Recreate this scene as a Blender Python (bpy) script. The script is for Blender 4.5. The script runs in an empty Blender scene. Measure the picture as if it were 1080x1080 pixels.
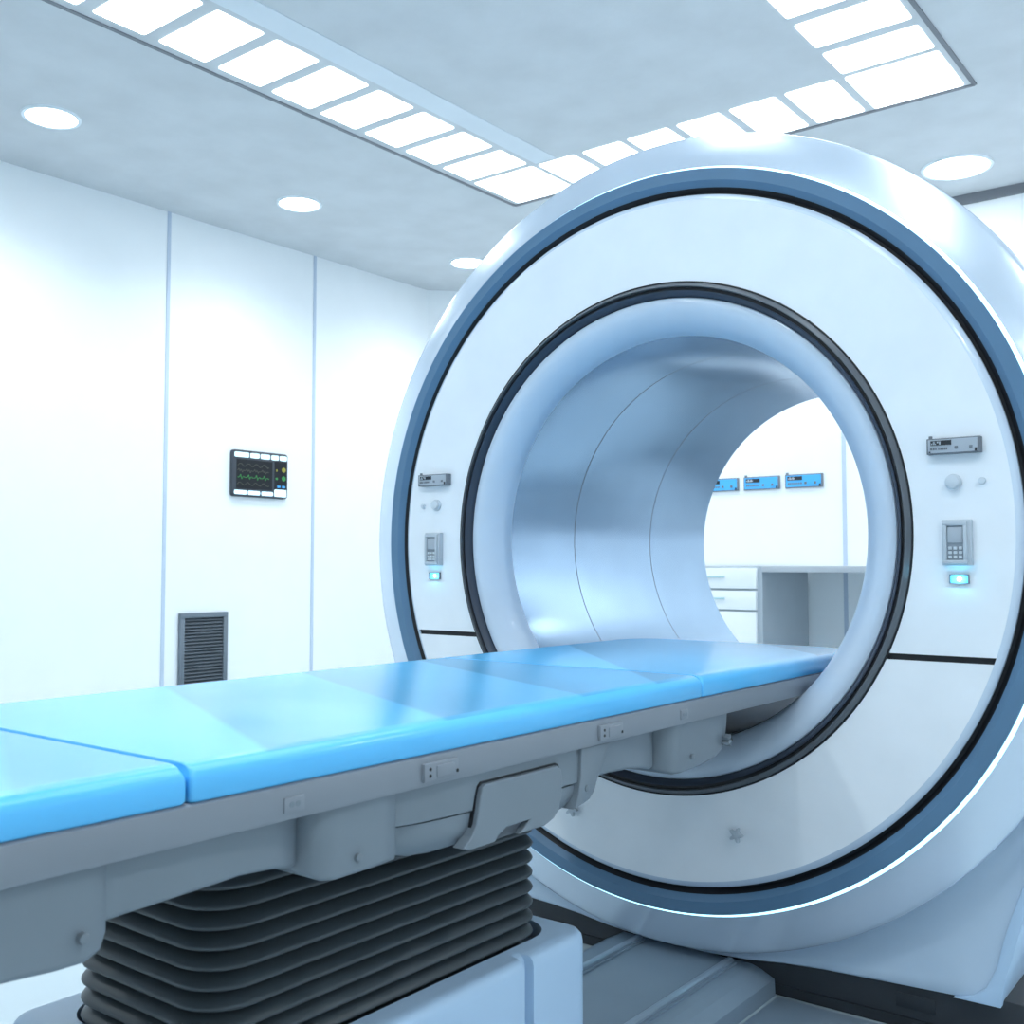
import bpy, bmesh, math
from mathutils import Vector, Matrix

S = 0.75          # metres per modelling unit
ZF = -1.282       # modelling height of the floor
PI = math.pi
sc = bpy.context.scene
COL = sc.collection

# ------------------------------------------------------------------ materials
def mat(name, col, rough=.5, metal=0., coat=0., spec=.5, noise=.03, nscale=6., bump=0., bscale=40.,
        emit=None, estr=0., coat_rough=.05, aniso=0.):
    m = bpy.data.materials.new(name); m.use_nodes = True
    nt = m.node_tree; b = nt.nodes['Principled BSDF']
    b.inputs['Roughness'].default_value = rough
    b.inputs['Metallic'].default_value = metal
    b.inputs['Specular IOR Level'].default_value = spec
    b.inputs['Coat Weight'].default_value = coat
    b.inputs['Coat Roughness'].default_value = coat_rough
    b.inputs['Anisotropic'].default_value = aniso
    tc = nt.nodes.new('ShaderNodeTexCoord')
    nz = nt.nodes.new('ShaderNodeTexNoise')
    nz.inputs['Scale'].default_value = nscale; nz.inputs['Detail'].default_value = 5
    nt.links.new(tc.outputs['Object'], nz.inputs['Vector'])
    rp = nt.nodes.new('ShaderNodeValToRGB')
    lo = [max(0, c * (1 - noise)) for c in col]; hi = [min(1, c * (1 + noise)) for c in col]
    rp.color_ramp.elements[0].position = .3; rp.color_ramp.elements[1].position = .7
    rp.color_ramp.elements[0].color = (*lo, 1); rp.color_ramp.elements[1].color = (*hi, 1)
    nt.links.new(nz.outputs['Fac'], rp.inputs['Fac'])
    nt.links.new(rp.outputs['Color'], b.inputs['Base Color'])
    if bump:
        n2 = nt.nodes.new('ShaderNodeTexNoise'); n2.inputs['Scale'].default_value = bscale
        nt.links.new(tc.outputs['Object'], n2.inputs['Vector'])
        bp = nt.nodes.new('ShaderNodeBump'); bp.inputs['Strength'].default_value = bump
        bp.inputs['Distance'].default_value = .01
        nt.links.new(n2.outputs['Fac'], bp.inputs['Height']); nt.links.new(bp.outputs['Normal'], b.inputs['Normal'])
    if emit:
        b.inputs['Emission Color'].default_value = (*emit, 1)
        b.inputs['Emission Strength'].default_value = estr
    return m

M = dict(
    wall=mat('wall_paint', (.86, .895, .92), .45, noise=.01),
    seam=mat('wall_seam', (.50, .58, .70), .5),
    ceil=mat('ceiling_plaster', (.58, .605, .63), .8, noise=.05, nscale=5, bump=.04, bscale=60),
    ceilband=mat('ceiling_band', (.69, .74, .79), .6, noise=.02),
    groove=mat('ceiling_groove', (.20, .21, .235), .7),
    floor=mat('floor_vinyl', (.50, .59, .64), .25, noise=.03, nscale=2),
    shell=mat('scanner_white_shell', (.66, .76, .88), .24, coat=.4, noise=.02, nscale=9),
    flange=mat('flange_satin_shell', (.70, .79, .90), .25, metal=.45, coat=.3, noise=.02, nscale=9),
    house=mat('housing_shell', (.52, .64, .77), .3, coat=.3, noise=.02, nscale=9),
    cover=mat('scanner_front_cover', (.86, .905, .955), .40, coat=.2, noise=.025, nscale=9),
    blue=mat('scanner_slate_blue', (.10, .205, .33), .45, noise=.04),
    black=mat('black_rubber', (.006, .007, .010), .5),
    dkmetal=mat('dark_metal', (.13, .145, .165), .35, metal=.3),
    navy=mat('navy_plastic', (.035, .048, .075), .4),
    lip=mat('bore_lip_plastic', (.58, .68, .80), .34, coat=.2, noise=.02, nscale=9),
    tube=mat('bore_satin_lining', (.35, .47, .61), .20, metal=.75, noise=.05, nscale=7),
    tseam=mat('bore_seam', (.22, .215, .22), .5),
    glow=mat('light_strip', (.8, .95, 1), .4, emit=(.42, .85, 1), estr=1.8),
    lamp=mat('panel_light', (1, 1, 1), .4, emit=(.90, .97, 1), estr=5.),
    dlamp=mat('downlight_lens', (1, 1, 1), .4, emit=(.9, .97, 1), estr=14.),
    dring=mat('downlight_ring', (.8, .86, .9), .35),
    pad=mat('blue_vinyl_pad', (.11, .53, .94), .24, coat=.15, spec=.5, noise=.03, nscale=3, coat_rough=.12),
    grey=mat('table_grey_plastic', (.23, .255, .29), .42, noise=.03),
    under=mat('undercarriage_plastic', (.185, .22, .255), .40, noise=.03),
    dkgrey=mat('dark_grey_plastic', (.09, .105, .125), .5),
    shade_sheet=mat('bore_shade_dull_grey', (.10, .115, .13), .95, spec=.03),
    screw=mat('screw_head', (.20, .23, .26), .35, metal=.4),
    bellow=mat('bellows_rubber', (.048, .060, .068), .38, noise=.05),
    base=mat('pedestal_white_plastic', (.46, .62, .80), .38, noise=.02),
    plat=mat('platform_grey_plastic', (.24, .31, .38), .40, noise=.04),
    railm=mat('rail_metal', (.42, .50, .58), .30, metal=.5),
    plinth=mat('plinth_charcoal', (.020, .025, .032), .55, noise=.05),
    devgrey=mat('device_grey', (.17, .19, .22), .45),
    devface=mat('device_face', (.42, .47, .53), .45),
    devblue=mat('device_blue_face', (.07, .42, .85), .4),
    devdark=mat('device_dark', (.02, .024, .03), .4),
    devlight=mat('device_light_mark', (.45, .51, .56), .5),
    btn=mat('button_plastic', (.62, .68, .74), .35),
    key=mat('key_plastic', (.50, .56, .62), .4),
    keydk=mat('keypad_recess', (.24, .28, .32), .5),
    ind=mat('indicator_light', (.3, .8, 1), .4, emit=(.02, .30, .95), estr=1.2),
    indc=mat('indicator_core', (.8, .95, 1), .4, emit=(.6, .92, 1), estr=3.),
    mon=mat('monitor_case', (.035, .045, .06), .5),
    screen=mat('monitor_screen', (.013, .015, .019), .55, spec=.25),
    mbtn=mat('monitor_lit_button', (.8, .93, 1), .4, emit=(.55, .85, 1), estr=.45),
    mgreen=mat('screen_green', (.03, .22, .05), .5, emit=(.02, .30, .04), estr=.12),
    myel=mat('screen_yellow', (.26, .24, .03), .5, emit=(.4, .36, .04), estr=.12),
    mblue=mat('screen_blue', (.03, .22, .5), .4, emit=(.05, .40, .95), estr=.4),
    mfaint=mat('screen_faint_trace', (.075, .075, .060), .5),
    vent=mat('vent_grey_metal', (.145, .175, .21), .5),
    louvre=mat('louvre_grey', (.085, .103, .125), .6),
    ventdk=mat('vent_dark', (.05, .062, .076), .6),
    cab=mat('cabinet_white', (.92, .94, .95), .4, noise=.01),
    cabside=mat('cabinet_grey_carcass', (.46, .51, .56), .5),
    ctop=mat('worktop_grey', (.46, .49, .53), .5),
    handle=mat('handle_pale_metal', (.5, .68, .72), .3, metal=.2),
)

# diagonal shading bands on the pad tops, painted into the base colour
def pad_shading(m):
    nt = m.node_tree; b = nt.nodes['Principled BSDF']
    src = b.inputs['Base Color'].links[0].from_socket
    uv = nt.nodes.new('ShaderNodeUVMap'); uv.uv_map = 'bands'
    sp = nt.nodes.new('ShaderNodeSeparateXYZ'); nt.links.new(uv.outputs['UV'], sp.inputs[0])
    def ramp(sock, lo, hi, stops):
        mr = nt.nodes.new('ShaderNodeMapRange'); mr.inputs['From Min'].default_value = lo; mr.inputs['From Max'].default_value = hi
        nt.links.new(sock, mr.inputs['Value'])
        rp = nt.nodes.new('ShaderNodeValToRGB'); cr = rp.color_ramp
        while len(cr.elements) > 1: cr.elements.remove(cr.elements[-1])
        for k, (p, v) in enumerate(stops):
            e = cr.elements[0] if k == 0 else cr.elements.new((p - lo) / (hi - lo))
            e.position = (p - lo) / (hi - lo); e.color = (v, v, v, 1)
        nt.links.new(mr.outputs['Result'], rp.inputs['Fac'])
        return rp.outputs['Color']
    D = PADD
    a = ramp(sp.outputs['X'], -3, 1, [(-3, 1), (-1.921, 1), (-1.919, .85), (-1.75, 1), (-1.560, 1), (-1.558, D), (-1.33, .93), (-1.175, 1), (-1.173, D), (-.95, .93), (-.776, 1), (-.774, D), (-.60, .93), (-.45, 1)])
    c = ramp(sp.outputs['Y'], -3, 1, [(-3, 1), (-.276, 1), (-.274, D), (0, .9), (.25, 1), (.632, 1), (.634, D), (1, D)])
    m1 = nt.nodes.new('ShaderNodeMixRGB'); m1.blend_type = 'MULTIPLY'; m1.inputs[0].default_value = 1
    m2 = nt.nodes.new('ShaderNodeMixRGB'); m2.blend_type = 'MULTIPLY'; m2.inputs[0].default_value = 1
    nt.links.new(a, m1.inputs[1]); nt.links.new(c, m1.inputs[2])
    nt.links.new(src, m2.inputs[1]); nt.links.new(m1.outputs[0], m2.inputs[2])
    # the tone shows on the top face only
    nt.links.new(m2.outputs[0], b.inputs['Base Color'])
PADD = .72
pad_shading(M['pad'])
# ------------------------------------------------------------------ helpers
def W(x, y, z): return Vector((x * S, y * S, (z - ZF) * S))

def thing(name, label, cat, loc, group=None):
    o = bpy.data.objects.new(name, None); COL.objects.link(o)
    o.location = W(*loc); o.empty_display_size = .05
    o['label'] = label; o['category'] = cat
    if group: o['group'] = group
    return o

def world_loc(o):
    v = Vector((0, 0, 0))
    while o is not None: v = v + o.location; o = o.parent
    return v

def obj(name, bm, m, parent=None, label=None, cat=None, group=None, kind=None, smooth=35, loc=None):
    """bm in modelling units, absolute; stored relative to its parent's place."""
    if smooth:
        for f in bm.faces: f.smooth = True
        lim = math.radians(smooth)
        for e in bm.edges:
            if len(e.link_faces) == 2 and e.link_faces[0].normal.length > 0 and e.link_faces[1].normal.length > 0:
                if e.link_faces[0].normal.angle(e.link_faces[1].normal) > lim: e.smooth = False
    me = bpy.data.meshes.new(name)
    bmesh.ops.transform(bm, matrix=Matrix.Diagonal((S, S, S, 1)) @ Matrix.Translation((0, 0, -ZF)), verts=bm.verts)
    o = bpy.data.objects.new(name, me)
    if parent is not None:
        base = world_loc(parent)
    else:
        base = W(*loc) if loc else Vector((0, 0, 0))
        o.location = base
    if parent is not None:
        # part origin = its own centre
        if bm.verts:
            c = Vector((0, 0, 0))
            for v in bm.verts: c += v.co
            c /= len(bm.verts)
        else: c = base
        o.location = c - base; base = c
    bmesh.ops.translate(bm, vec=-base, verts=bm.verts)
    bm.to_mesh(me); bm.free()
    for mm in (m if isinstance(m, (list, tuple)) else [m]): me.materials.append(mm)
    COL.objects.link(o)
    if parent is not None: o.parent = parent
    if label: o['label'] = label
    if cat: o['category'] = cat
    if group: o['group'] = group
    if kind: o['kind'] = kind
    return o

def nbm(): return bmesh.new()

def add_box(bm, x0, x1, y0, y1, z0, z1, bev=0., seg=2, mi=0):
    t = bmesh.new()
    bmesh.ops.create_cube(t, size=1)
    for v in t.verts:
        v.co = Vector((x0 + (v.co.x + .5) * (x1 - x0), y0 + (v.co.y + .5) * (y1 - y0), z0 + (v.co.z + .5) * (z1 - z0)))
    if bev: bmesh.ops.bevel(t, geom=t.edges[:], offset=bev, segments=seg, profile=.5, affect='EDGES')
    return merge(bm, t, mi)

def merge(bm, t, mi=0):
    for f in t.faces: f.material_index = mi
    me = bpy.data.meshes.new('tmp'); t.normal_update(); t.to_mesh(me); t.free()
    bm.from_mesh(me); bpy.data.meshes.remove(me); bm.normal_update()
    return bm

def box(*a, **k):
    return add_box(nbm(), *a, **k)

def lathe(profile, seg=160, a0=0., a1=2 * PI, bm=None):
    """profile = [(r, y)], revolved about the y axis at x=z=0."""
    bm = bm or nbm(); full = abs(a1 - a0 - 2 * PI) < 1e-6
    n = seg if full else seg + 1
    rings = []
    for r, y in profile:
        rings.append([bm.verts.new((r * math.cos(a0 + (a1 - a0) * i / seg), y, r * math.sin(a0 + (a1 - a0) * i / seg))) for i in range(n)])
    for k in range(len(profile) - 1):
        for i in range(seg):
            j = (i + 1) % n
            bm.faces.new((rings[k][i], rings[k][j], rings[k + 1][j], rings[k + 1][i]))
    bm.normal_update()
    return bm

def closed_lathe(profile, seg=160):
    bm = lathe(profile + [profile[0]], seg)
    bmesh.ops.remove_doubles(bm, verts=bm.verts, dist=1e-6)
    bmesh.ops.recalc_face_normals(bm, faces=bm.faces)
    return bm

def prism(pts, axis, a, b, bev=0., seg=2, bm=None, mi=0):
    """pts: outline in the two other axes (x: (y,z), y: (x,z), z: (x,y))."""
    t = nbm()
    def P(p, c):
        return {'x': (c, p[0], p[1]), 'y': (p[0], c, p[1]), 'z': (p[0], p[1], c)}[axis]
    v0 = [t.verts.new(P(p, a)) for p in pts]; v1 = [t.verts.new(P(p, b)) for p in pts]
    n = len(pts)
    f0 = t.faces.new(v0); f1 = t.faces.new(v1[::-1])
    for i in range(n):
        j = (i + 1) % n
        t.faces.new((v0[j], v0[i], v1[i], v1[j]))
    bmesh.ops.recalc_face_normals(t, faces=t.faces)
    if bev:
        es = [e for e in t.edges if (e in f0.edges or e in f1.edges)]
        bmesh.ops.bevel(t, geom=es, offset=bev, segments=seg, profile=.5, affect='EDGES')
    return merge(bm or nbm(), t, mi)

def rrect(cx, cy, hx, hy, r, k=6):
    pts = []
    for qx, qy, a in ((1, 1, 0), (-1, 1, PI / 2), (-1, -1, PI), (1, -1, 1.5 * PI)):
        for i in range(k + 1):
            t = a + (PI / 2) * i / k
            pts.append((cx + qx * (hx - r) + r * math.cos(t), cy + qy * (hy - r) + r * math.sin(t)))
    return pts

def loft(loops, close_ends=True, bm=None, mi=0):
    t = nbm(); rings = [[t.verts.new(p) for p in L] for L in loops]
    n = len(loops[0])
    for k in range(len(loops) - 1):
        for i in range(n):
            j = (i + 1) % n
            t.faces.new((rings[k][i], rings[k][j], rings[k + 1][j], rings[k + 1][i]))
    if close_ends:
        t.faces.new(rings[0][::-1]); t.faces.new(rings[-1])
    bmesh.ops.recalc_face_normals(t, faces=t.faces)
    return merge(bm or nbm(), t, mi)

def cyl(c, axis, r, h, seg=32, bev=0., bm=None, r2=None, mi=0):
    """disc or rod centred at c, running +h along axis ('x','y','z')."""
    t = nbm()
    bmesh.ops.create_cone(t, cap_ends=True, segments=seg, radius1=r, radius2=r if r2 is None else r2, depth=abs(h))
    if bev:
        es = [e for e in t.edges if abs(e.verts[0].co.z - e.verts[1].co.z) < 1e-9]
        bmesh.ops.bevel(t, geom=es, offset=bev, segments=2, profile=.5, affect='EDGES')
    bmesh.ops.translate(t, vec=(0, 0, h / 2), verts=t.verts)
    R = {'z': Matrix.Identity(4), 'x': Matrix.Rotation(PI / 2, 4, 'Y'), 'y': Matrix.Rotation(-PI / 2, 4, 'X')}[axis]
    bmesh.ops.transform(t, matrix=Matrix.Translation(c) @ R, verts=t.verts)
    return merge(bm or nbm(), t, mi)

def boolean(bm, cutter):
    a = bpy.data.meshes.new('a'); bm.to_mesh(a); bm.free()
    c = bpy.data.meshes.new('c'); cutter.to_mesh(c); cutter.free()
    oa = bpy.data.objects.new('a', a); oc = bpy.data.objects.new('c', c)
    COL.objects.link(oa); COL.objects.link(oc)
    md = oa.modifiers.new('b', 'BOOLEAN'); md.operation = 'DIFFERENCE'; md.object = oc; md.solver = 'EXACT'
    dg = bpy.context.evaluated_depsgraph_get()
    me = bpy.data.meshes.new_from_object(oa.evaluated_get(dg))
    out = nbm(); out.from_mesh(me)
    for o in (oa, oc): bpy.data.objects.remove(o)
    for m_ in (a, c, me): bpy.data.meshes.remove(m_)
    out.normal_update()
    return out

def struct(name, bm, m, **k):
    return obj(name, bm, m, kind='structure', **k)

# ------------------------------------------------------------------ the room
XL, XR, YB, YF, ZC = -4.83, 3.7, 4.69, -5.2, 2.4
T = .15
struct('floor', box(XL - T, XR + T, YF - T, YB + T, ZF - .15, ZF), M['floor'])
struct('ceiling', box(XL - T, XR + T, YF - T, YB + T, ZC, ZC + .15), M['ceil'])
struct('wall_left', box(XL - T, XL, YF, YB + T, ZF, ZC), M['wall'])
struct('wall_right', box(XR, XR + T, YF, YB + T, ZF, ZC), M['wall'])
struct('wall_back', box(XL, XR, YB, YB + T, ZF, ZC), M['wall'])
struct('wall_front', box(XL, XR, YF - T, YF, ZF, ZC), M['wall'])
struct('wall_corner', prism([(XL, YB - .412), (XL + .412, YB), (XL, YB)], 'z', ZF, ZC), M['wall'])
tn = 1
for y in (-3.8, -2.45, -1.10, .25, 1.60, 2.947):
    struct('trim_%d' % tn, box(XL, XL + .006, y - .013, y + .013, ZF, ZC), M['seam']); tn += 1
for x in (-3.6, -2.4, -1.172, .30, 1.45, 2.45):
    struct('trim_%d' % tn, box(x - .014, x + .014, YB - .006, YB, ZF, ZC), M['seam']); tn += 1
# shadow gap where the back wall meets the ceiling
struct('trim_%d' % tn, box(-1.3, XR, YB - .02, YB, ZC - .065, ZC), M['groove']); tn += 1
# groove framing the rectangle of light panels
GX0, GX1, GY0, GY1 = -2.825, .18, -.62, 2.99
g = .011
for a in ((GX0 - g, GX0 + g, GY0, GY1), (GX1 - g, GX1 + g, GY0, GY1), (GX0, GX1, GY1 - g, GY1 + g), (GX0, GX1, GY0 - g, GY0 + g)):
    struct('trim_%d' % tn, box(a[0], a[1], a[2], a[3], ZC - .006, ZC), M['groove']); tn += 1
struct('trim_%d' % tn, box(-2.255, -2.10, GY0 + .05, 2.46, ZC - .004, ZC), M['ceilband']); tn += 1

# ------------------------------------------------------------------ ceiling light panels
ORD = ['first', 'second', 'third', 'fourth', 'fifth', 'sixth', 'seventh', 'eighth', 'ninth', 'tenth', 'eleventh',
       'twelfth', 'thirteenth', 'fourteenth', 'fifteenth', 'sixteenth', 'seventeenth', 'eighteenth']
def light_panel(x0, x1, y0, y1, label, group):
    bm = prism(rrect((x0 + x1) / 2, (y0 + y1) / 2, (x1 - x0) / 2, (y1 - y0) / 2, .014, 3), 'z', ZC - .003, ZC)
    obj('light_panel', bm, M['lamp'], label=label, cat='ceiling light', group=group, smooth=0, loc=((x0 + x1) / 2, (y0 + y1) / 2, ZC))
G1 = 'rectangular light panels in the left ceiling row'
light_panel(-2.772, -2.302, 2.486, 2.958, 'large square light panel where the left and far ceiling rows meet', 'large corner light panels')
for n in range(9):
    y0 = 2.163 - .3385 * n
    light_panel(-2.757, -2.300, y0, y0 + .264, '%s bright ceiling panel of the left row, counted from its far corner' % ORD[n], G1)
G2 = 'rectangular light panels in the far ceiling row'
for n, x0 in enumerate((-2.258, -1.929, -1.613, -1.288, -.964, -.643)):
    light_panel(x0, x0 + .264, 2.492, 2.957, '%s bright ceiling panel of the far row, counted from the left corner' % ORD[n], G2)
light_panel(-.325, .136, 2.504, 2.964, 'large square light panel at the right corner of the lit ceiling frame', 'large corner light panels')
for n in range(9):
    y0 = 2.192 - .3415 * n
    light_panel(-.318, .134, y0, y0 + .263, '%s bright ceiling panel of the right row, counted from its far corner' % ORD[n],
                'rectangular light panels in the right ceiling row')

for n in range(8):  # row added out of view to light the flange and scanner front
    y0 = .30 - .3385 * n
    light_panel(.86, 1.32, y0, y0 + .264, '%s added ceiling panel of the short unseen right-hand row, counted from its far end' % ORD[n],
                'added light panels right of the ceiling frame')

def downlight(x, y, r, label, power):
    t = thing('downlight', label, 'ceiling light', (x, y, ZC), 'round downlights in the ceiling')
    obj('trim_ring', closed(x, y, r), M['dring'], t)
    obj('lens', cyl((x, y, ZC - .006), 'z', r, .006, 48), M['dlamp'], t)
    L = bpy.data.lights.new('downlight_beam', 'SPOT'); L.energy = power; L.spot_size = math.radians(150); L.spot_blend = 1
    L.shadow_soft_size = r * S; L.color = (.88, .965, 1)
    o = bpy.data.objects.new('downlight_beam', L); COL.objects.link(o); o.parent = t; o.location = (0, 0, -.03)
    return t
def closed(x, y, r):
    loops = []
    for rr, z in ((r, ZC), (r, ZC - .010), (r + .018, ZC - .010), (r + .022, ZC)):
        loops.append([(x + rr * math.cos(2 * PI * i / 48), y + rr * math.sin(2 * PI * i / 48), z) for i in range(48)])
    return loft(loops, close_ends=False)
DLP = 55
for y, r, lab in ((.265, .135, 'round downlight nearest the upper left edge of the view'), (2.045, .135, 'round downlight above the wall monitor'),
                  (3.84, .135, 'round downlight beside the rim of the scanner, near the left back corner'),
                  (-1.515, .135, 'round downlight over the left wall beside the table foot'), (-3.30, .135, 'round downlight over the left wall near the front wall')):
    downlight(-3.97, y, r, lab, DLP)
downlight(-.2145, 4.126, .19, 'large round downlight behind the upper right of the scanner', DLP * 1.1)
downlight(-2.1, 4.126, .19, 'large round downlight added unseen behind the top of the scanner', DLP * 1.1)  # added behind the scanner to brighten the back wall seen in the bore
downlight(-1.0, -3.2, .19, 'large added downlight over the table foot near the front wall', DLP)  # added out of view to light the scanner from the front
downlight(-.95, -1.9, .135, 'added round downlight over the patient table in front of the scanner', DLP * .75)  # front pair added out of view to brighten the cover disc
downlight(.25, -1.9, .135, 'added round downlight over the near side of the table in front of the scanner', DLP * .75)  # second of the added front pair
downlight(1.67, 4.126, .19, 'large added downlight in the right back corner of the room', DLP * 2.3)  # added and boosted to brighten the wall reflected in the bore lining
downlight(2.95, 4.126, .19, 'large added downlight closest to the right wall over the long worktop', DLP * 2.3)  # added beside it for the same bright streak in the bore
for y in (1.3, -1.5, -4.0):  # unseen row added for general room light
    downlight(2.5, y, .135, {1.3: 'added round downlight right of the scanner', -1.5: 'added round downlight on the right side of the room',
                              -4.0: 'added round downlight at the right front of the room'}[y], DLP)

# ------------------------------------------------------------------ wall monitor (left wall)
def wall_monitor():
    y0, y1, z0, z1 = 2.143, 2.665, .423, .769
    t = thing('wall_monitor', 'dark patient monitor with lit keys and green traces on the left wall', 'monitor', (XL, (y0 + y1) / 2, z0))
    x = XL + .032
    def yz(u, v): return (y0 + (y1 - y0) * u, z1 - (z1 - z0) * v)     # u left-right, v top-down
    obj('case', prism(rrect((y0 + y1) / 2, (z0 + z1) / 2, (y1 - y0) / 2, (z1 - z0) / 2, .025), 'x', XL, x, .006), M['mon'], t)
    a = yz(.07, .83); b = yz(.71, .20)
    obj('screen', box(x - .002, x + .002, a[0], b[0], a[1], b[1]), M['screen'], t)
    a = yz(.75, .82); b = yz(.98, .18)
    obj('side_display', box(x - .002, x + .002, a[0], b[0], a[1], b[1]), M['screen'], t)
    for u0, u1, v0, v1 in ((.035, .285, .05, .155), (.31, .47, .05, .155), (.495, .66, .05, .155), (.69, .82, .05, .155), (.845, .975, .05, .155),
                           (.035, .25, .865, .955), (.275, .485, .865, .955), (.515, .725, .865, .955), (.75, .97, .80, .96)):
        a = yz(u0, v1); b = yz(u1, v0)
        obj('button', prism(rrect((a[0] + b[0]) / 2, (a[1] + b[1]) / 2, (b[0] - a[0]) / 2, (b[1] - a[1]) / 2, .008, 3), 'x', x - .002, x + .004), M['mbtn'], t)
    def trace(name, m, v, amp, pat, w=.0035):
        bm = nbm(); prev = None
        for i in range(4 * len(pat) + 1):
            u = .09 + .56 * i / (4 * len(pat)); p = yz(u, v); q = (p[0], p[1] + amp * pat[i % len(pat)])
            if prev:
                dy, dz = q[0] - prev[0], q[1] - prev[1]; L = math.hypot(dy, dz); ny, nz = -dz / L * w / 2, dy / L * w / 2
                prism([(prev[0] - ny, prev[1] - nz), (prev[0] + ny, prev[1] + nz), (q[0] + ny, q[1] + nz), (q[0] - ny, q[1] - nz)], 'x', x, x + .0035, bm=bm)
            prev = q
        obj(name, bm, m, t, smooth=0)
    trace('trace', M['mfaint'], .34, .018, (0, .8, 1, .9, .2, -.2))
    trace('trace', M['mfaint'], .44, .014, (0, 1, -.4, .6, -1, .2, -.1))
    trace('trace', M['mgreen'], .585, .022, (0, 0, .2, 1, -.6, .1, .3, 0), .0045)
    trace('trace', M['mfaint'], .74, .018, (0, .9, .9, .4, 0, -.2))
    for m, u, v, r in ((M['myel'], .92, .36, .019), (M['mgreen'], .92, .55, .019)):
        p = yz(u, v); obj('reading', cyl((x, p[0], p[1]), 'x', r, .004, 20), m, t)
    for m, u, v, w in ((M['myel'], .79, .38, .012), (M['mgreen'], .79, .56, .020), (M['mblue'], .92, .735, .03), (M['mblue'], .83, .735, .03)):
        p = yz(u, v); obj('reading', box(x, x + .0035, p[0] - w / 2, p[0] + w / 2, p[1] - .008, p[1] + .008), m, t)
wall_monitor()

# ------------------------------------------------------------------ air vent (left wall)
def air_vent():
    y0, y1, z1, z0 = 1.725, 2.126, -.4225, -.985
    t = thing('air_vent', 'dark grey louvred air vent low on the left wall', 'vent', (XL, (y0 + y1) / 2, z0))
    f = nbm(); b = .036; x = XL + .03
    for a in ((y0, y1, z1 - b, z1), (y0, y1, z0, z0 + b), (y0, y0 + b, z0 + b, z1 - b), (y1 - b, y1, z0 + b, z1 - b)):
        add_box(f, XL, x, *a, bev=.003)
    obj('frame', f, M['vent'], t)
    obj('backing', box(XL, XL + .006, y0 + b, y1 - b, z0 + b, z1 - b), M['ventdk'], t)
    s = nbm(); n = 21; h = (z1 - z0 - 2 * b) / n
    for i in range(n):
        z = z0 + b + h * i
        prism([(XL + .006, z + h * .75), (XL + .006, z + h * .95), (XL + .024, z + h * .35), (XL + .024, z + h * .12)], 'y', y0 + b, y1 - b, bm=s)
    obj('louvres', s, M['louvre'], t, smooth=0)
air_vent()

# ------------------------------------------------------------------ small instrument box (used on the wall and on the scanner)
def instrument(t, x0, x1, z0, z1, y, d, face, rim, lit=True):
    """front looks towards -y, standing d proud of y; parts go under t"""
    w = x1 - x0; h = z1 - z0; yf = y - d
    obj('case', box(x0, x1, yf, y, z0, z1, bev=.003), rim, t)
    obj('face', box(x0 + w * .03, x1 - w * .05, yf - .002, yf + .002, z0 + h * .08, z1 - h * .08), face, t)
    obj('knob', cyl((x0 + w * .055, y - d * .5, z1 - .002), 'z', h * .10, h * .16, 16, bev=.001), rim, t)
    obj('display', box(x0 + w * .07, x0 + w * .46, yf - .004, yf, z0 + h * .56, z0 + h * .84), M['devdark'], t)
    bm = nbm()
    for i, (a, b) in enumerate(((.09, .11), (.125, .16), (.17, .185), (.20, .235), (.245, .265))):
        add_box(bm, x0 + w * a, x0 + w * b, yf - .0055, yf - .003, z0 + h * (.61 if i % 2 else .62), z0 + h * (.80 if i % 2 else .73))
    obj('display_digits', bm, M['devlight'], t, smooth=0)
    bm = nbm()
    for i in range(7):
        a = .08 + .055 * i
        add_box(bm, x0 + w * a, x0 + w * (a + (.035 if i % 3 else .045)), yf - .0035, yf - .001, z0 + h * .26, z0 + h * .40)
    obj('lettering_keys', bm, M['devgrey'], t, smooth=0)
    for a in (.55, .80):
        obj('push_button', box(x0 + w * (a - .03), x0 + w * (a + .03), yf - .006, yf - .001, z0 + h * .25, z0 + h * .43, bev=.001), M['devgrey'], t)
    obj('corner_catch', box(x1 - w * .10, x1 - w * .055, yf - .005, yf, z0 + h * .06, z0 + h * .24), M['devdark'], t)

for k, (x0, lab) in enumerate(((-1.612, 'blue instrument box on the back wall seen rightmost through the scanner bore'),
                               (-1.943, 'blue instrument box on the back wall, middle one of the three seen through the bore'),
                               (-2.274, 'blue instrument box on the back wall partly cut off by the bore edge'))):
    z = .4795 + (.001 if k == 0 else 0)
    t = thing('wall_mounted_instrument', lab, 'instrument', (x0 + .144, YB, z), 'blue instrument boxes on the back wall')
    instrument(t, x0, x0 + .289, z, z + .1, YB, .014, M['devblue'], M['devgrey'])

# ------------------------------------------------------------------ cabinet and worktop (back wall)
cy = 3.9
CX0, CX1 = -2.75, -1.445
def cabinet():
    t = thing('drawer_cabinet', 'white drawer cabinet with grey carcass under the worktop, seen through the bore', 'cabinet', ((CX0 + CX1) / 2, cy, ZF))
    obj('carcass', box(CX0, CX1, cy, YB - .02, ZF + .06, -.0915), M['cabside'], t)
    obj('kickboard', box(CX0 + .02, CX1 - .02, cy + .06, YB - .05, ZF, ZF + .06), M['vent'], t)
    xm = -2.085
    for xa, xb in ((xm + .012, CX1 - .036), (CX0 + .03, xm - .012)):
        for za, zb in ((-.242, -.106), (-.384, -.258), (-.74, -.398), (ZF + .08, -.756)):
            d = obj('drawer', box(xa, xb, cy - .025, cy + .01, za, zb, bev=.002), M['cab'], t)
            zm = (za + zb) / 2 + .01
            obj('handle', box(xa + (xb - xa) * .35 - .0, xa + (xb - xa) * .62, cy - .042, cy - .027, zm - .006, zm + .006, bev=.003), M['handle'], d)
cabinet()
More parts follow.
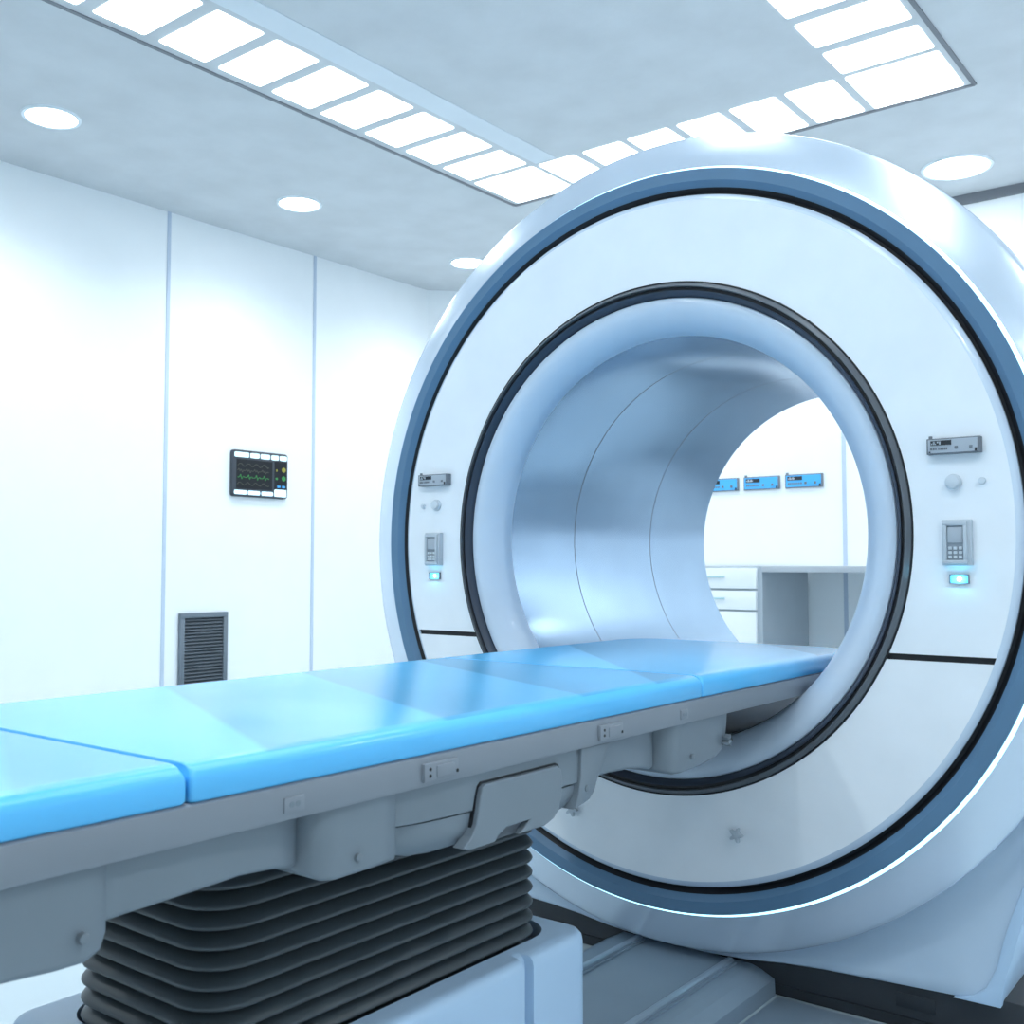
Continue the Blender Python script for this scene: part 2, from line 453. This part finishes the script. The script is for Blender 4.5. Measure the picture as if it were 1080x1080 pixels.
obj('worktop', box(CX1 + .002, 3.3, cy - .012, YB - .008, -.132, -.091, bev=.004), M['ctop'], label='long pale grey worktop along the back wall at cabinet height',
    cat='worktop', loc=(-.7, cy, -.132))
t = thing('base_cabinet', 'plain white cupboard carrying the far right end of the worktop', 'cabinet', (.9, cy, ZF))
obj('carcass', box(.5, 1.28, cy, YB - .02, ZF, -.133), M['cabside'], t)
d = obj('door', box(.53, 1.25, cy - .02, cy, ZF + .08, -.15, bev=.004), M['cab'], t)
obj('handle', box(.58, .60, cy - .04, cy - .02, -.5, -.3, bev=.003), M['handle'], d)

# ------------------------------------------------------------------ the scanner
sca = thing('mri_scanner', 'large white ring-shaped scanner with slate blue ring and glowing edge strip', 'scanner', (0, .75, ZF))
def arc(cx, cy_, r, a0, a1, n):
    return [(cx + r * math.cos(math.radians(a0 + (a1 - a0) * i / n)), cy_ + r * math.sin(math.radians(a0 + (a1 - a0) * i / n))) for i in range(n + 1)]
# outer body: flange, barrel, rear
obj('outer_flange', closed_lathe([(1.0805, .016), (1.110, .0245), (1.135, .034), (1.160, .0445), (1.178, .0525), (1.1865, .058), (1.190, .066),
                                  (1.189, .075), (1.180, .080), (1.10, .080), (1.0805, .05)], 256), M['flange'], sca)
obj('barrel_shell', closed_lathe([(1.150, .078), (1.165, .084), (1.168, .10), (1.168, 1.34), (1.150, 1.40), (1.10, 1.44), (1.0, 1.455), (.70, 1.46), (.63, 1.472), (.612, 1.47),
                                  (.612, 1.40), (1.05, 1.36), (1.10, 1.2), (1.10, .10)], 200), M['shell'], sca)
obj('light_strip', closed_lathe([(1.0716, .010), (1.0805, .0155), (1.0805, .03), (1.0716, .03)], 256), M['glow'], sca, label='glowing white-blue edge strip')
obj('blue_ring', closed_lathe([(1.0203, .0165), (1.037, .000), (1.0700, .0), (1.0716, .0015), (1.0716, .05), (1.0203, .05)], 256), M['blue'], sca, label='slate blue ring')
obj('channel_ring', closed_lathe([(.995, .022), (1.008, .030), (1.0203, .0175), (1.0203, .06), (.995, .06)], 256), M['black'], sca, label='black channel ring')
obj('cover_rim', closed_lathe([(.9825, .0005), (.992, .0045), (1.0, .0149), (1.0, .06), (.9825, .06)], 256), M['shell'], sca)
obj('backing_disc', closed_lathe([(.735, .008), (.990, .008), (.990, .06), (.735, .06)], 200), M['black'], sca)
def half(upper):
    bm = closed_lathe([(.7469, 0), (.9825, 0), (.9825, .05), (.7469, .05)], 256)
    zc = -.307 if upper else -.323
    bmesh.ops.bisect_plane(bm, geom=bm.verts[:] + bm.edges[:] + bm.faces[:], plane_co=(0, 0, zc), plane_no=(0, 0, 1), clear_inner=upper, clear_outer=not upper)
    bmesh.ops.holes_fill(bm, edges=[e for e in bm.edges if len(e.link_faces) == 1])
    bm.normal_update()
    return bm
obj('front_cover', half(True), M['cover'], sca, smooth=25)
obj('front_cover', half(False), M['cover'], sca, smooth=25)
obj('bore_seal', closed_lathe([(.7469, 0), (.7469, .05), (.7425, .05), (.7425, -.001), (.7440, -.003)], 200), M['black'], sca)
obj('bore_trim_ring', closed_lathe([(.7425, -.001), (.7305, -.015), (.7285, -.014), (.7285, .05), (.7425, .05)], 200), M['dkmetal'], sca)
obj('trim_groove', closed_lathe([(.7285, -.002), (.7185, -.002), (.7185, .05), (.7285, .05)], 200), M['black'], sca)
obj('inner_trim_ring', closed_lathe([(.7185, -.009), (.7150, -.007), (.7020, .0172), (.7020, .05), (.7185, .05)], 200), M['navy'], sca)
lipp = [(.7030, .0176), (.700, .0125), (.690, .0085), (.676, .0085), (.660, .0145), (.642, .026), (.625, .044), (.612, .062), (.6042, .079), (.6042, .10), (.70, .10)]
obj('bore_lip', closed_lathe(lipp, 200), M['lip'], sca)
obj('bore_tube', closed_lathe([(.6055, .08), (.6055, .4705), (.6085, .4715), (.6085, .4745), (.6055, .4755), (.6055, 1.007), (.6085, 1.008), (.6085, 1.011), (.6055, 1.012),
                               (.6055, 1.4704), (.612, 1.474), (.64, 1.46), (.64, .08)], 200), M['tube'], sca)
shade_sheet = lathe([(.600, .10), (.6035, .102), (.6035, 1.44), (.600, 1.44)], 60, math.radians(229), math.radians(311))  # dark sheet standing in for the shade under the table
obj('bore_shade_sheet', shade_sheet, M['shade_sheet'], sca)
for y in (.473, 1.0095):
    obj('tube_seam', closed_lathe([(.6058, y - .0035), (.6058, y + .0035), (.6095, y + .0035), (.6095, y - .0035)], 200), M['tseam'], sca)

# lower housing that carries the ring
def housing():
    half_o = [(0, -1.209), (.12, -1.2075), (.24, -1.199), (.34, -1.186), (.45, -1.177), (.60, -1.171), (.75, -1.165), (.84, -1.162), (.878, -1.158), (.896, -1.145), (.905, -1.115),
              (.925, -1.04), (.945, -.97), (.972, -.88), (1.01, -.76), (1.055, -.62), (1.10, -.48), (1.14, -.34), (1.168, -.2), (1.182, -.08)]
    out = [(-x, z) for x, z in half_o[::-1]][:-1] + half_o
    n = len(out)
    def ring(k, y, r0=1.165):
        res = []
        for x, z in out:
            r = math.hypot(x, z); ux, uz = x / r, z / r
            rr = r0 + (r - r0) * k
            res.append((ux * rr, y, uz * rr))
        return res
    bm = nbm()
    spec = [(0, .12), (.0, .100), (.10, .112), (.28, .120), (.55, .119), (.8, .114), (.93, .110), (.985, .114), (1, .124), (1, .6), (1, 1.33), (.97, 1.38), (.0, 1.40), (0, .10)]
    rings = [[bm.verts.new(p) for p in ring(k, y)] for k, y in spec]
    for a, b in zip(rings, rings[1:]):
        for i in range(n - 1):
            try: bm.faces.new((a[i], a[i + 1], b[i + 1], b[i]))
            except ValueError: pass
    bmesh.ops.remove_doubles(bm, verts=bm.verts, dist=1e-5)
    bmesh.ops.holes_fill(bm, edges=[e for e in bm.edges if len(e.link_faces) == 1])
    bmesh.ops.recalc_face_normals(bm, faces=bm.faces)
    return bm
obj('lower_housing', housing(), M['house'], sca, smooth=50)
for s in (-1, 1):
    inner = [(.790, -1.163), (.835, -1.148), (.868, -1.122), (.892, -1.07), (.910, -1.0), (.930, -.935), (.958, -.86), (.992, -.76), (1.03, -.66)]
    outer = [(1.044, -.655), (1.014, -.75), (.976, -.87), (.951, -.96), (.929, -1.04), (.911, -1.10), (.900, -1.162)]
    pts = [(s * x, z) for x, z in inner + outer]
    obj('side_trim', prism(pts, 'y', .100, .40, .004), M['base'], sca)
pl = nbm(); add_box(pl, -.97, .97, .126, 1.42, ZF, -1.150, bev=.006)
pl = boolean(pl, box(-1.1, 1.1, .11, .13, -1.2515, -1.2485))
plinth = obj('plinth', pl, M['plinth'], sca)
obj('access_panel', box(.641, .741, .1215, .14, -1.226, -1.190, bev=.002), M['plinth'], plinth)

# things on the scanner's face
def on_face(side):
    s = 1 if side > 0 else 0
    x0, x1 = ((.788, .913), (-.922, -.788))[1 - s]
    a = instrument_part(x0, x1, .186, .225)
def instrument_part(x0, x1, z0, z1):
    # one case with its pieces as sub-parts
    w, h, y, d = x1 - x0, z1 - z0, 0., .020
    case = obj('display_unit', box(x0, x1, -d, .002, z0, z1, bev=.0012), M['devgrey'], sca, label='grey display unit')
    obj('face', box(x0 + w * .03, x1 - w * .05, -d - .001, -d + .001, z0 + h * .08, z1 - h * .08), M['devface'], case)
    obj('knob', cyl((x0 + w * .06, -d * .6, z1 - .001), 'z', .0045, .008, 16, bev=.0008), M['devgrey'], case)
    fr = nbm()
    add_box(fr, x0 + w * .08, x0 + w * .47, -d - .002, -d, z0 + h * .54, z0 + h * .86)
    obj('display', fr, M['devdark'], case)
    bm = nbm()
    for i, (a, b, c, e) in enumerate(((.10, .115, .60, .70), (.13, .145, .60, .80), (.155, .185, .60, .66), (.155, .165, .66, .80), (.20, .23, .70, .80), (.24, .27, .60, .80), (.09, .46, .845, .855), (.09, .46, .545, .555))):
        add_box(bm, x0 + w * a, x0 + w * b, -d - .003, -d - .0015, z0 + h * c, z0 + h * e)
    obj('display_digits', bm, M['devlight'], case, smooth=0)
    bm = nbm()
    for a, b in ((.07, .11), (.125, .155), (.17, .19), (.225, .245), (.26, .29), (.30, .325), (.335, .36), (.37, .395)):
        add_box(bm, x0 + w * a, x0 + w * b, -d - .0025, -d - .0005, z0 + h * .26, z0 + h * .40)
    obj('lettering', bm, M['devgrey'], case, smooth=0)
    for a in (.53, .80):
        obj('push_button', box(x0 + w * a, x0 + w * (a + .06), -d - .003, -d, z0 + h * .28, z0 + h * .46, bev=.0006), M['devgrey'], case)
    obj('corner_catch', box(x1 - w * .10, x1 - w * .06, -d - .003, -d, z0 + h * .08, z0 + h * .28), M['devdark'], case)
    obj('corner_catch', box(x0 + w * .045, x0 + w * .075, -d - .003, -d, z0 + h * .10, z0 + h * .18), M['devdark'], case)
def dial(x, z, r):
    d = obj('dial', cyl((x, .001, z), 'y', r, -.010, 40, bev=.002), M['btn'], sca)
    obj('dial_cap', cyl((x, -.008, z), 'y', r * .80, -.009, 40, bev=.002), M['btn'], d)
def small_button(x, z, r):
    obj('small_button', cyl((x, .001, z), 'y', r, -.010, 24, bev=.002), M['btn'], sca)
def keypad(x0, x1, z0, z1):
    w, h = x1 - x0, z1 - z0; d = .018
    body = box(x0, x1, -d, .002, z0, z1, bev=.0025)
    k = obj('keypad', body, M['key'], sca, label='grey keypad with small screen')
    # raised lip around the recessed face
    fr = nbm(); b = .009
    a0, a1, c0, c1 = x0 + w * .05, x1 - w * .12, z0 + h * .04, z1 - h * .05
    for q in ((a0, a1, c1 - b, c1), (a0, a1, c0, c0 + b), (a0, a0 + b, c0 + b, c1 - b), (a1 - b, a1, c0 + b, c1 - b)):
        add_box(fr, q[0], q[1], -d - .006, -d + .001, q[2], q[3], bev=.001)
    obj('raised_frame', fr, M['key'], k)
    obj('recess', box(a0 + b, a1 - b, -d - .001, -d + .001, c0 + b, c1 - b), M['keydk'], k)
    i0, i1, j0, j1 = a0 + b + .001, a1 - b - .001, c0 + b, c1 - b
    obj('keypad_screen', box(i0 + .001, i1 - .001, -d - .003, -d, j0 + (j1 - j0) * .50, j1 - .004, bev=.001), M['devface'], k)
    cw = (i1 - i0) / 3
    for r in range(3):
        for c in range(3):
            zx = j0 + .004 + r * cw * .88; xx = i0 + c * cw
            obj('key', box(xx + cw * .17, xx + cw * .83, -d - .004, -d, zx, zx + cw * .60, bev=.001), M['btn'], k)
def indicator(x0, x1, z0, z1):
    fr = nbm(); b = .0025
    for q in ((x0, x1, z1 - b, z1), (x0, x1, z0, z0 + b), (x0, x0 + b, z0 + b, z1 - b), (x1 - b, x1, z0 + b, z1 - b)):
        add_box(fr, q[0], q[1], -.008, .002, q[2], q[3])
    k = obj('indicator_frame', fr, M['devgrey'], sca)
    obj('indicator_light', box(x0 + b, x1 - b, -.004, .002, z0 + b, z1 - b), M['ind'], k, label='glowing blue indicator light')
    w = x1 - x0
    L = bpy.data.lights.new('indicator_glow', 'POINT'); L.energy = .035; L.color = (.15, .7, 1); L.shadow_soft_size = .004
    o = bpy.data.objects.new('indicator_glow', L); COL.objects.link(o); o.parent = k
    o.location = W((x0 + x1) / 2, -.016, (z0 + z1) / 2) - world_loc(k)
    obj('indicator_core', cyl(((x0 + x1) / 2, -.003, (z0 + z1) / 2), 'y', .0055, -.0025, 20), M['indc'], k)
instrument_part(.788, .913, .186, .225); instrument_part(-.922, -.788, .186, .225)
dial(.845, .1175, .0195); small_button(.9115, .118, .0085)
dial(-.851, .120, .0195); small_button(-.912, .118, .0085)
keypad(.819, .887, -.087, .025); keypad(-.891, -.823, -.087, .025)
indicator(.832, .877, -.131, -.108); indicator(-.881, -.832, -.134, -.110)
def star_knob(x, z, r=.021, parent=sca, y=0., ax='y', sgn=-1):
    bm = nbm()
    pts = []
    for i in range(40):
        a = 2 * PI * i / 40; rr = r * (.72 + .28 * math.cos(5 * a)); pts.append((rr * math.cos(a), rr * math.sin(a)))
    if ax == 'y': prism([(x + p[0], z + p[1]) for p in pts], 'y', y - .022, y - .008, .002, bm=bm); cyl((x, y + .001, z), 'y', .008, -.010, 16, bm=bm)
    else: prism([(x + p[0], z + p[1]) for p in pts], 'x', y + .010, y + .028, .003, bm=bm); cyl((y, x, z), 'x', .008, .012, 16, bm=bm)
    return obj('star_knob', bm, M['under'] if ax == 'x' else M['key'], parent)
star_knob(.262, -.822); star_knob(-.283, -.829)

# ------------------------------------------------------------------ patient table
tab = thing('patient_table', 'long patient table with sky blue pads on grey frame and black bellows column', 'table', (0, -1.3, ZF))
TY0, TY1 = -2.55, .575
# three pads
def pad(y0, y1, end=0):
    """rounded pad section; end=1: far end with rounded corners, end=-1 near end"""
    hw, zt, zb = .412, -.3415, -.3905
    def outline(d, r=.014):
        x = hw - d; a, b = y0 + min(d, .004), y1 - min(d, .004)
        if end == 1: b = y1 - d
        if end == -1: a = y0 + d
        pts = []
        rn = .10 if end == -1 else .006; rf = .13 if end == 1 else .006
        for qx, yy, q, rr, a0 in ((1, b, -1, rf, 0), (-1, b, -1, rf, 90), (-1, a, 1, rn, 180), (1, a, 1, rn, 270)):
            for i in range(9):
                t = math.radians(a0 + 90 * i / 8)
                pts.append((qx * (x - rr) + rr * math.cos(t), yy + q * rr + rr * math.sin(t)))
        return pts
    loops = []
    for d, z in ((.003, zb), (0, zb + .004), (0, zt - .020), (.0015, zt - .0135), (.006, zt - .0075), (.013, zt - .003), (.022, zt - .0008), (.034, zt)):
        loops.append([(p[0], p[1], z) for p in outline(d)])
    return loft(loops)
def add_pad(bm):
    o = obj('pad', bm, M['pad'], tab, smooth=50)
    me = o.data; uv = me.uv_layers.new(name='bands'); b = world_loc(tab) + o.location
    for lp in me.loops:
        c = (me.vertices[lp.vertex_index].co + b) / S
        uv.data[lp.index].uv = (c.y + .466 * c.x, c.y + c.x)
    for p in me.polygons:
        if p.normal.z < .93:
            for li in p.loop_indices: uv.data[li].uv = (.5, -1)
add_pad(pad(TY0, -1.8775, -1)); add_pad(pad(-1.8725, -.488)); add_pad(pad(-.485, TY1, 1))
frame = nbm()
fo = lambda d, z, hw=.414: [(p[0], p[1], z) for p in rrect(0, (TY0 + TY1) / 2, hw - d, (TY1 - TY0) / 2 - .004 - d, .10, 8)]
loft([fo(.006, -.3915), fo(.001, -.394), fo(0, -.399), fo(0, -.436), fo(.002, -.441), fo(.010, -.4435)], bm=frame)
frame = obj('side_frame', frame, M['grey'], tab, smooth=50)

def hull(secs, name, m, parent=tab, rb=.02, smooth=50):
    """secs = [(y, half_width, z_top, z_bottom)]"""
    loops = []
    for s_ in secs:
        y, x, zt, zb = s_[:4]; r = s_[4] if len(s_) > 4 else rb
        L = [(x, y, zt)]
        for i in range(7):
            a = math.radians(0 - 90 * i / 6); L.append((x - r + r * math.cos(a), y, zb + r + r * math.sin(a)))
        L += [(-p[0], p[1], p[2]) for p in L[::-1]]
        loops.append(L)
    return obj(name, loft(loops), m, parent, smooth=smooth)
ZT = -.4425
u = M['under']
hull([(-2.50, .385, ZT, -.515), (-2.49, .398, ZT, -.522), (-2.2, .400, ZT, -.543), (-2.04, .400, ZT, -.5555), (-2.005, .400, ZT, -.556), (-1.985, .397, ZT, -.549), (-1.976, .392, ZT, -.535)], 'end_block', u, rb=.010)
hull([(-1.99, .392, ZT, -.517), (-1.93, .392, ZT, -.5145), (-1.85, .391, ZT, -.512), (-1.77, .387, ZT, -.510), (-1.71, .380, ZT, -.516), (-1.67, .370, ZT, -.525), (-1.63, .350, ZT, -.530)], 'skirt_panel', u, rb=.008)
hull([(-1.655, .360, ZT, -.530), (-1.648, .388, ZT, -.540), (-1.635, .400, ZT, -.546), (-1.61, .403, ZT, -.5495), (-1.53, .403, ZT, -.5485), (-1.488, .402, ZT, -.547), (-1.482, .396, ZT, -.544)], 'bracket', u, rb=.008)
# rounded drive housing, upper and lower half with a joint between
hull([(-1.49, .390, ZT, -.4985, .003), (-1.45, .397, ZT, -.5005, .003), (-1.39, .399, ZT, -.503, .003), (-1.29, .400, ZT, -.506, .003), (-1.04, .400, ZT, -.509, .003), (-.95, .398, ZT, -.509, .003)], 'drive_housing', u)
hull([(-1.485, .372, -.502, -.541, .03), (-1.46, .384, -.5035, -.553, .038), (-1.42, .392, -.5045, -.563, .042), (-1.37, .395, -.506, -.568, .044), (-1.28, .396, -.5085, -.568, .044),
      (-1.10, .397, -.512, -.570, .044), (-1.02, .396, -.512, -.566, .042), (-.975, .392, -.512, -.558, .035), (-.945, .384, -.512, -.546, .028)], 'housing_bottom', u)
# hinged cover over the drive housing
cov = [(-1.276, -.4625), (-1.284, -.468), (-1.289, -.482), (-1.294, -.505), (-1.300, -.527), (-1.312, -.545), (-1.334, -.561), (-1.318, -.566), (-1.250, -.566), (-1.240, -.557), (-1.216, -.5465),
       (-1.150, -.5465), (-1.160, -.556), (-1.180, -.566), (-1.103, -.566), (-1.075, -.558), (-1.058, -.545), (-1.049, -.523), (-1.046, -.500), (-1.047, -.483), (-1.051, -.4695), (-1.062, -.4625)]
for s in (1, -1):
    c = obj('hinged_cover', prism([p for p in cov], 'x', s * .385, s * .411, .003), u, tab, smooth=14)
    obj('cover_gap', prism([(-1.279, -.4585), (-1.287, -.465), (-1.2925, -.482), (-1.3035, -.527), (-1.3035, -.535), (-1.046, -.535), (-1.0425, -.500), (-1.0425, -.478), (-1.047, -.463), (-1.058, -.4585)], 'x', s * .385, s * .4015), M['black'], c)
    obj('latch_recess', prism([(-1.245, -.566), (-1.216, -.5445), (-1.150, -.5445), (-1.178, -.566)], 'x', s * .380, s * .3985), M['dkgrey'], c)
    obj('bracket', prism([(-.974, ZT), (-.874, ZT), (-.888, -.468), (-.903, -.490), (-.918, -.512), (-.930, -.533), (-.945, -.545), (-.965, -.550), (-1.0, -.556), (-.985, -.530), (-.978, -.500)], 'x', s * .36, s * .406, .004), u, tab)
hull([(-.93, .385, ZT, -.513), (-.84, .387, ZT, -.513), (-.76, .386, ZT, -.517), (-.70, .380, ZT, -.526), (-.65, .370, ZT, -.536), (-.60, .350, ZT, -.54)], 'skirt_panel', u, rb=.008)
hull([(-.628, .360, ZT, -.540), (-.618, .388, ZT, -.547), (-.602, .400, ZT, -.552), (-.575, .403, ZT, -.553), (-.48, .403, ZT, -.550), (-.40, .403, ZT, -.541), (-.372, .402, ZT, -.531), (-.352, .400, ZT, -.510), (-.338, .397, ZT, -.480), (-.326, .393, ZT, -.455)], 'bracket', u, rb=.008)
obj('support_beam', box(-.24, .24, -.34, .45, -.475, ZT, bev=.01), M['dkgrey'], tab)
for y, z in ((-2.012, -.523), (-1.570, -.524), (-.958, -.522), (-.526, -.522)):
    for s in (1, -1):
        obj('screw', cyl((s * .398, y, z), 'x', .0068, s * .011, 20, bev=.002), M['screw'], tab)
for s in (1, -1):
    star_knob(-.362, -.505, .015, tab, s * .392 if s > 0 else -.42, 'x')
# raised connector blocks and small plates on the side frame
for y0, y1 in ((-1.441, -1.358), (-.929, -.846)):
    for s in (1, -1):
        X = lambda a: s * a
        b = obj('connector_block', box(min(X(.410), X(.421)), max(X(.410), X(.421)), y0, y1, -.4335, -.4035, bev=.002), M['grey'], frame)
for y0, y1 in ((-1.441, -1.358), (-.929, -.846)):
    obj('connector_face', box(.419, .4235, y0 + .028, y1 - .012, -.4285, -.409, bev=.0015), M['grey'], frame)
    for yy, zz in ((y0 + .013, -.413), (y0 + .013, -.4235), (y1 - .004, -.424)):
        obj('socket_hole', cyl((.4205, yy, zz), 'x', .003, .0012, 12), M['black'], frame)
for y0, y1 in ((-1.722, -1.686), (-.596, -.562)):
    obj('side_plate', box(.412, .4165, y0, y1, -.430, -.409, bev=.001), M['grey'], frame)
    for k in (-1, 1):
        yy = (y0 + y1) / 2 + k * .0055
        obj('plate_mark', closed_x(yy, -.4195) if False else cyl((.4160, yy, -.4195), 'x', .0042, .0012, 16), M['under'], frame)

# bellows
by0, by1, bx = -1.69, -.818, .212
bm = nbm(); loops = []
pitch = .0308; zt = -.520; nf = 13
def bl(d, z):
    return [(p[0], p[1], z) for p in rrect(0, (by0 + by1) / 2, bx - d, (by1 - by0) / 2 - d, max(.085 - d, .02), 7)]
z_top = -.8623 + pitch * (nf - 1)
loops.append(bl(.03, z_top + .016))
for i in range(nf):
    zc = z_top - pitch * i
    for d, dz in ((.030, .0160), (.019, .0125), (.009, .0065), (.0025, .0005), (0, -.0035), (.0015, -.0065), (.008, -.0085), (.026, -.0115)):
        loops.append(bl(d, zc + dz))
loops.append(bl(.03, z_top - pitch * (nf - 1) - .05))
loft(loops, bm=bm)
obj('bellows', bm, M['bellow'], tab, smooth=60)
# pedestal box around the foot of the bellows
PZ = -.868; PX = .283; PY0, PY1 = -1.765, -.752
def plan(d):
    pts = rrect(0, (PY0 + PY1) / 2, PX - d, (PY1 - PY0) / 2 - d, .058 - min(d, .02), 6)
    out = []
    # insert the vertical grooves on both long sides
    n = len(pts)
    for i in range(n):
        out.append(pts[i])
        a, b = pts[i], pts[(i + 1) % n]
        if abs(a[0] - b[0]) < 1e-6 and abs(a[1] - b[1]) > .3:
            s = 1 if a[0] > 0 else -1
            seq = [-.997, -.994, -.970, -.967]
            dep = [0, .020, .020, 0]
            if b[1] < a[1]: seq = seq[::-1]
            for yy, dd in zip(seq, dep): out.append((a[0] - s * dd, yy))
    return out
loops = [[(x, y, z) for x, y in plan(d)] for d, z in ((0, ZF), (0, PZ - .022), (.0025, PZ - .012), (.009, PZ - .0045), (.020, PZ - .001), (.030, PZ))]
ped = loft(loops)
cut = prism(rrect(0, (by0 + by1) / 2 + .009, bx + .010, (by1 - by0) / 2 + .010, .085, 8), 'z', PZ - .10, PZ + .05)
ped = boolean(ped, cut)
ped = obj('pedestal_box', ped, M['base'], tab, smooth=40)
obj('well_lining', prism(rrect(0, (by0 + by1) / 2 + .009, bx + .0095, (by1 - by0) / 2 + .0095, .085, 8), 'z', PZ - .11, PZ - .085), M['black'], ped)

# ------------------------------------------------------------------ rail platform on the floor
pf = thing('rail_platform', 'low grey floor platform with two metal guide rails running to the scanner', 'platform', (.035, -.8, ZF))
prof = [(-.245, ZF), (-.245, -1.243), (-.225, -1.232), (-.185, -1.211), (-.165, -1.211), (.225, -1.211), (.240, -1.212), (.268, -1.220), (.306, -1.238), (.308, ZF)]
def platform():
    return prism(prof, 'y', -.748, .124)
obj('platform_base', platform(), M['plat'], pf, smooth=8)
for x in (-.113, .186):
    r = obj('guide_rail', prism([(x - .011, -1.2100), (x - .011, -1.200), (x - .005, -1.1965), (x + .005, -1.1965), (x + .011, -1.200), (x + .011, -1.2100)], 'y', -.748, .095, 0), M['railm'], pf, smooth=0)
    obj('rail_base', box(x - .020, x + .020, -.748, .094, -1.2110, -1.2060), M['plat'], r)
t = thing('floor_plate', 'flat grey floor plate right of the rail platform', 'plate', (.60, -.4, ZF))
obj('plate', box(.325, 1.0, -1.0, .10, ZF, ZF + .010, bev=.003), M['plat'], t)
t['label'] = 'flat grey floor plate beside the rail platform in front of the charcoal plinth'

# ------------------------------------------------------------------ camera
cam = bpy.data.cameras.new('camera'); co = bpy.data.objects.new('camera', cam); COL.objects.link(co)
cam.sensor_width = 36; cam.lens = 1114.3355 / 1080 * 36
yaw, pitch_ = .6615, .0504
co.location = W(1.5761, -2.699, -.086)
f = Vector((-math.sin(yaw) * math.cos(pitch_), math.cos(yaw) * math.cos(pitch_), math.sin(pitch_)))
co.rotation_euler = f.to_track_quat('-Z', 'Y').to_euler()
cam.clip_start = .02; cam.clip_end = 50
cam.dof.use_dof = True; cam.dof.focus_distance = 2.35; cam.dof.aperture_fstop = 11.0
sc.camera = co

# ------------------------------------------------------------------ world, view
w = bpy.data.worlds.new('world'); sc.world = w; w.use_nodes = True
w.node_tree.nodes['Background'].inputs[0].default_value = (.5, .6, .7, 1)
w.node_tree.nodes['Background'].inputs[1].default_value = .2
vs = sc.view_settings
vs.view_transform = 'Standard'; vs.look = 'None'; vs.gamma = 1; vs.use_curve_mapping = False
vs.exposure = 0.17
sc.cycles.max_bounces = 8; sc.cycles.diffuse_bounces = 5; sc.cycles.glossy_bounces = 5
sc.cycles.sample_clamp_indirect = 6
sc.cycles.use_denoising = True
